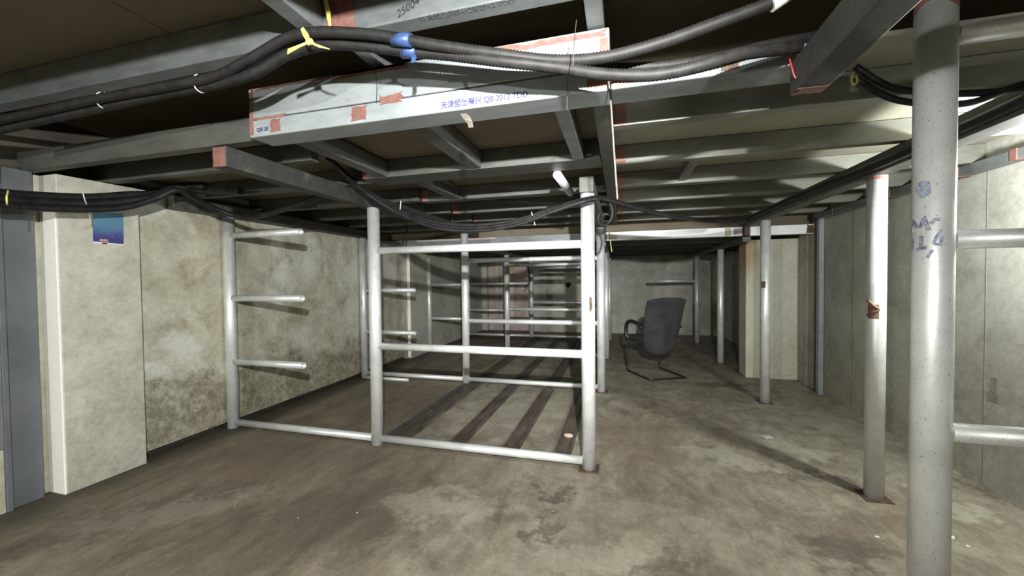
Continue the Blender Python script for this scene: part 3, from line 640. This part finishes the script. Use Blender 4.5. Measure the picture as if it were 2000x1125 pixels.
def tape(host, px, py, dy, r, ln, ang):
    c_ = at(px, py, YC+dy+hy(px)); d = Vector((math.cos(ang), 0, math.sin(ang)))*ln/2
    MB().tube(c_-d, c_+d, r, 16).build('tape_wrap', BLUE, host)
tape(h1, 785, 78, 0, 0.0190, 0.065, -0.2)
tape(h2, 800, 101, 0.03, 0.0190, 0.055, -0.15)
t0 = at(806, 106, YC+0.02)
MB().ribbon([t0+Vector((0, 0.005, 0.0)), t0+Vector((0.004, 0, -0.012)), t0+Vector((0.001, -0.002, -0.026))], (0.014, 0, 0), 0.0012).build('tape_tail', BLUE, h2)
tape(h1, 1528, -5, 0, 0.0185, 0.06, 0.5); h1.children[-1].data.materials[0] = TIE

LG = 'black cables strung in front of the pipe rack'
base = [(640, 306, 1.85), (690, 352, 2.2), (735, 384, 2.33), (790, 412, 2.385), (850, 434, 2.39), (930, 440, 2.39), (1010, 430, 2.39), (1080, 407, 2.39), (1150, 388, 2.40), (1185, 388, 2.55), (1240, 404, 2.85), (1320, 423, 3.2), (1400, 431, 3.6), (1462, 431, 4.0)]
for i, (dy, lab) in enumerate(((0, 'top black cable strung before the pipe rack tops'), (7, 'middle black cable strung before the pipe rack tops'), (14, 'lowest black cable strung before the pipe rack tops'))):
    pts = [at(a, b+dy*(0.4+0.6*math.sin(min(1, max(0, (a-640)/520))*math.pi)) - (i*1.5), y-0.027*i) for a, b, y in base]
    hose(pts, 0.0135-0.001*i, lab, CABLE, 0.0, LG, 0.02, 'black_cable', 8)
WG = 'black cables running along the left wall'
wb_ = [(-70, 380, -2.86), (0, 390, -2.9), (90, 396, -2.92), (180, 398, -2.92), (250, 393, -2.90), (310, 382, -2.86), (350, 368, -2.80)]
for i, (dy, lab) in enumerate(((-12, 'uppermost black cable of the bundle along the left wall'), (0, 'thick middle black cable of the left wall bundle'), (11, 'lowest black cable of the left wall bundle'))):
    pts = [atx(a, b+dy*(1 if a < 300 else 0.35), x+0.036*i) for a, b, x in wb_]
    if i == 2: pts += [atx(400, 398, -2.76), atx(445, 417, -2.72), atx(490, 425, -2.55), atx(560, 407, -2.2), atx(632, 380, -1.86)]
    elif i == 1: pts += [atx(400, 372, -2.7), atx(470, 372, -2.4), ]
    else: pts += [atx(400, 362, -2.62)]
    hose(pts, [0.024, 0.025, 0.018][i], lab, CABLE, 0.0, WG, 0.02, 'black_cable', 10)
o = hose([(1.262-0.008*math.sin(y*3), y, 1.765+0.012*math.sin(y*2.1)) for y in (1.5, 1.9, 2.3, 2.7, 3.1, 3.5, 3.9, 4.3, 4.68)], 0.022, 'thick black cable tied along the right lengthwise beam', CABLE, 0.0, None, 0.04, 'black_cable', 12)
for i, (dy, lab) in enumerate(((0, 'upper black cable dipping behind the big post near the ceiling'), (22, 'lower black cable dipping behind the big post near the ceiling'))):
    hose([at(1670, 130+dy, 1.62), at(1740, 170+dy, 1.62), at(1830, 182+dy, 1.62), at(1900, 182+dy*0.8, 1.62), at(1960, 178, 1.62), at(2060, 165-dy, 1.62)], 0.011, lab, CABLE, 0.0, None, 0.02, 'black_cable', 8)
LO = [at(1186, 388, 2.56), at(1196, 410, 2.56), at(1190, 434, 2.56), at(1176, 441, 2.57), at(1168, 430, 2.58), at(1172, 416, 2.58), at(1180, 424, 2.57)]
hose(LO, 0.008, 'curled black cable loop hanging beside the front rack post', CABLE, 0.0, None, 0.01, 'black_cable', 8)
hose([at(790, 425, 4.0), at(795, 452, 4.0), at(786, 475, 4.0)], 0.008, 'thin black drop cable behind the top of the front rack', CABLE, 0.0, None, 0.02, 'black_cable', 8)
hose([at(1028, 497, 7.5), at(1031, 520, 7.5), at(1034, 540, 7.5), at(1033, 553, 7.5), at(1024, 562, 7.5)], 0.012, 'black cable end dangling at the farthest rack', CABLE, 0.0, None, 0.02, 'black_cable', 8)
o = hose([at(1190, 452, 4.66), at(1192, 470, 4.66), at(1195, 492, 4.66)], 0.006, 'thin yellow wire hanging at the left end of the white beam', YELLOW, 0.0, None, 0.02, 'yellow_wire', 8)

# ties, wires, ribbon, twine
def wire(pts, r, mat, name, label, cat='wire'):
    return tag(MB().sweep(pts, r, 7, 0.01).build(name, mat), label, cat)
wire([at(1126, 38, 1.10), at(1121, 90, 1.04), at(1119, 132, 1.04)], 0.0012, WIRE, 'iron_wire', 'thin dark wire sticking up across the black hoses')
wire([at(1110, 92, 1.30), at(1110, 120, 1.31), at(1108, 170, 1.32), at(1107, 216, 1.325)], 0.0012, WIRE, 'iron_wire', 'thin dark wire hanging below the stamped beam right end')
wire([at(745, 85, 1.30), at(733, 120, 1.31), at(736, 165, 1.32), at(735, 200, 1.325)], 0.0014, WIRE, 'iron_wire', 'thin dark wire crossing the stamped beam above the primer square')
wire([at(1188, 152, 1.31), at(1193, 200, 1.31), at(1199, 290, 1.31), at(1206, 390, 1.31)], 0.0032, ROPE, 'hanging_twine', 'grey twine hanging from the right end of the stamped beam', 'twine')
wire([at(1540, 108, 1.30), at(1546, 130, 1.29), at(1552, 150, 1.29), at(1562, 162, 1.29), at(1556, 176, 1.29)], 0.0022, REDW, 'red_wire', 'red wire dangling at the end of the dark lengthwise beam')
wire([at(1668, 142, 1.5), at(1663, 152, 1.5), at(1666, 166, 1.5), at(1674, 160, 1.5), at(1672, 146, 1.5)], 0.003, YELLOW, 'yellow_ring', 'small yellow wire loop left of the big post', 'wire')
for (a, b, lab) in (((165, 388, -2.84), (178, 440, -2.97), 'white cable tie with long tail above the blue poster'),):
    wire([atx(a[0]-3, a[1]-12, a[2]), atx(a[0], a[1], a[2]-0.0), atx((a[0]+b[0])/2+2, (a[1]+b[1])/2, (a[2]+b[2])/2), atx(*b)], 0.003, TIE, 'cable_tie', lab, 'cable tie')
wire([at(1038, 414, 2.37), at(1041, 425, 2.37), at(1045, 440, 2.37)], 0.003, TIE, 'cable_tie', 'white cable tie on the cables left of the front rack post', 'cable tie')
wire([at(783, 392, 2.35), at(782, 405, 2.35), at(780, 418, 2.35)], 0.003, TIE, 'cable_tie', 'white cable tie beside the middle rack post top', 'cable tie')
def hoopie(px, py, dy, lab):
    c_ = at(px, py, YC+dy+hy(px)); pts = [c_+Vector((0.004*math.cos(t), 0.026*math.sin(t)-0.0, 0.030*math.cos(t))) for t in [i*math.pi/6 for i in range(12)]]
    wire(pts, 0.0022, TIE, 'cable_tie', lab, 'cable tie')
hoopie(392, 163, 0.04, 'white cable tie around the hoses left of the yellow ribbon')
hoopie(203, 196, 0.04, 'white cable tie around the hoses at far left')
wire([at(16, 372, 1.05), at(13, 385, 1.02), at(14, 400, 1.03)], 0.003, YELLOW, 'yellow_tie', 'yellow tie on the cable bundle at the left edge', 'cable tie')

YR = thing('yellow_ribbon', at(603, 83, 1.02), 'bright yellow ribbon knotted around the black hoses', 'ribbon')
k = at(604, 82, 1.0)
MB().ribbon([k+Vector((0, 0, 0)), at(597, 68, 1.0), at(590, 55, 1.005)], [(0.010, 0, 0.004), (0.018, 0, 0.004), (0.010, 0, 0.004)], 0.001).build('loop', YELLOW, YR)
MB().ribbon([k, at(585, 90, 0.998), at(562, 101, 1.0)], [(0.003, 0, 0.008), (0.003, 0, 0.009), (0.003, 0, 0.016)], 0.001).build('tail', YELLOW, YR)
MB().ribbon([k, at(622, 90, 0.998), at(644, 96, 1.0)], [(-0.003, 0, 0.008), (-0.003, 0, 0.009), (-0.002, 0, 0.003)], 0.001).build('tail', YELLOW, YR)
MB().tube(k+Vector((-0.008, 0, -0.003)), k+Vector((0.01, 0.002, 0.003)), 0.008, 10).build('knot', YELLOW, YR)
MB().ribbon([at(645, 52, 1.09), at(641, 25, 1.10), at(634, -10, 1.11), at(628, -60, 1.115)], [(0.009, 0, 0), (0.016, 0, 0), (0.014, 0, 0), (0.014, 0, 0)], 0.001).build('hanging_strip', YELLOW, YR)
CT = thing('tape_scrap', at(915, 235, 1.34), 'clear crumpled tape scrap hanging under the stamped beam', 'tape')
MB().ribbon([at(905, 222, 1.345), at(912, 230, 1.335), at(918, 240, 1.345), at(920, 249, 1.33)], [(0.022, 0.004, 0), (0.026, 0, 0.004), (0.022, -0.006, 0), (0.018, 0, 0)], 0.0006).build('film', CLEAR, CT)
SP = thing('pipe_stub', at(1118, 376, 2.6), 'short silver pipe stub slanting under the central ceiling boards', 'pipe')
MB().tube((-0.345, 2.285, 1.80), (-0.325, 2.74, 1.79), 0.026, 18, 0.004).build('pipe_tube', PIPE, SP)

# ------------------------------------------------------------------ office chair (back to the camera)
fv = Vector((-0.463, 0.886, 0)).normalized(); rv = Vector((0.886, 0.463, 0)).normalized()
O = Vector((0.54, 4.88, 0))
def L(a, b, z): return O+rv*a+fv*b+Vector((0, 0, z))
CH = thing('office_chair', tuple(O), 'black cantilever office chair with worn fabric back facing away', 'chair')
hw = 0.232
fr = [L(-hw+0.02, 0.5, 0.44), L(-hw, 0.52, 0.34), L(-hw, 0.52, 0.06), L(-hw, 0.50, 0.014), L(-hw, 0.44, 0.013), L(-hw, 0.04, 0.013), L(-hw+0.03, 0.005, 0.013), L(0, 0, 0.013), L(hw-0.03, 0.005, 0.013), L(hw, 0.04, 0.013), L(hw, 0.44, 0.013), L(hw, 0.50, 0.014), L(hw, 0.52, 0.06), L(hw, 0.52, 0.34), L(hw-0.02, 0.5, 0.44)]
MB().sweep(fr, 0.0125, 10, 0.02).build('sled_frame', BLACKP, CH)
def cushion(name, fn, mat, nu=14, nv=14, th=None):
    mb = MB(); m = mb.bm; F_, B_ = [], []
    for i in range(nu+1):
        rF, rB = [], []
        for j in range(nv+1):
            u, v = -1+2*i/nu, -1+2*j/nv; a, b = fn(u, v); rF.append(m.verts.new(a)); rB.append(m.verts.new(b))
        F_.append(rF); B_.append(rB)
    for i in range(nu):
        for j in range(nv):
            for G_ in (F_, B_):
                f = m.faces.new((G_[i][j], G_[i+1][j], G_[i+1][j+1], G_[i][j+1])); f.smooth = True
    for i in range(nu):
        m.faces.new((F_[i][0], F_[i+1][0], B_[i+1][0], B_[i][0])); m.faces.new((F_[i][nv], F_[i+1][nv], B_[i+1][nv], B_[i][nv]))
    for j in range(nv):
        m.faces.new((F_[0][j], F_[0][j+1], B_[0][j+1], B_[0][j])); m.faces.new((F_[nu][j], F_[nu][j+1], B_[nu][j+1], B_[nu][j]))
    return mb.build(name, mat, CH)
def backf(u, v):
    t = (v+1)/2; z = 0.265+0.70*t
    wd = 0.205+0.045*math.sin(min(1, t*1.25)*math.pi/2)
    if t < 0.16: wd *= 0.80+0.20*math.sqrt(t/0.16)
    cz = z-0.035*(u*u)*(1 if t > 0.85 else 0)*((t-0.85)/0.15) + 0.04*(u*u)*max(0, (0.16-t)/0.16)
    f = 0.13-0.165*t*t-0.02*math.sin(t*math.pi) + 0.045*u*u
    e = math.sqrt(max(0, 1-max(abs(u), abs(v))**8)); th = 0.008+0.034*e
    return L(u*wd, f+th*1.2, cz), L(u*wd, f-th*0.7, cz)
cushion('backrest', backf, FABRIC, 18, 22)
def seatf(u, v):
    e = math.sqrt(max(0, 1-max(abs(u), abs(v))**6)); b = 0.34+0.235*v
    zz = 0.455-0.05*max(0, v)**3
    return L(u*0.235, b, zz+0.008+0.03*e), L(u*0.235, b, zz-0.02-0.025*e)
cushion('seat', seatf, FABRIC)
for s in (-1, 1):
    x = s*0.262
    arm = [L(s*0.236, 0.47, 0.43), L(x, 0.49, 0.47), L(x, 0.50, 0.54), L(x, 0.47, 0.62), L(x, 0.40, 0.655), L(x, 0.30, 0.655), L(x, 0.20, 0.635), L(x*0.97, 0.135, 0.59)]
    MB().sweep(arm, 0.023, 10, 0.015).build('armrest', BLACKP, CH)
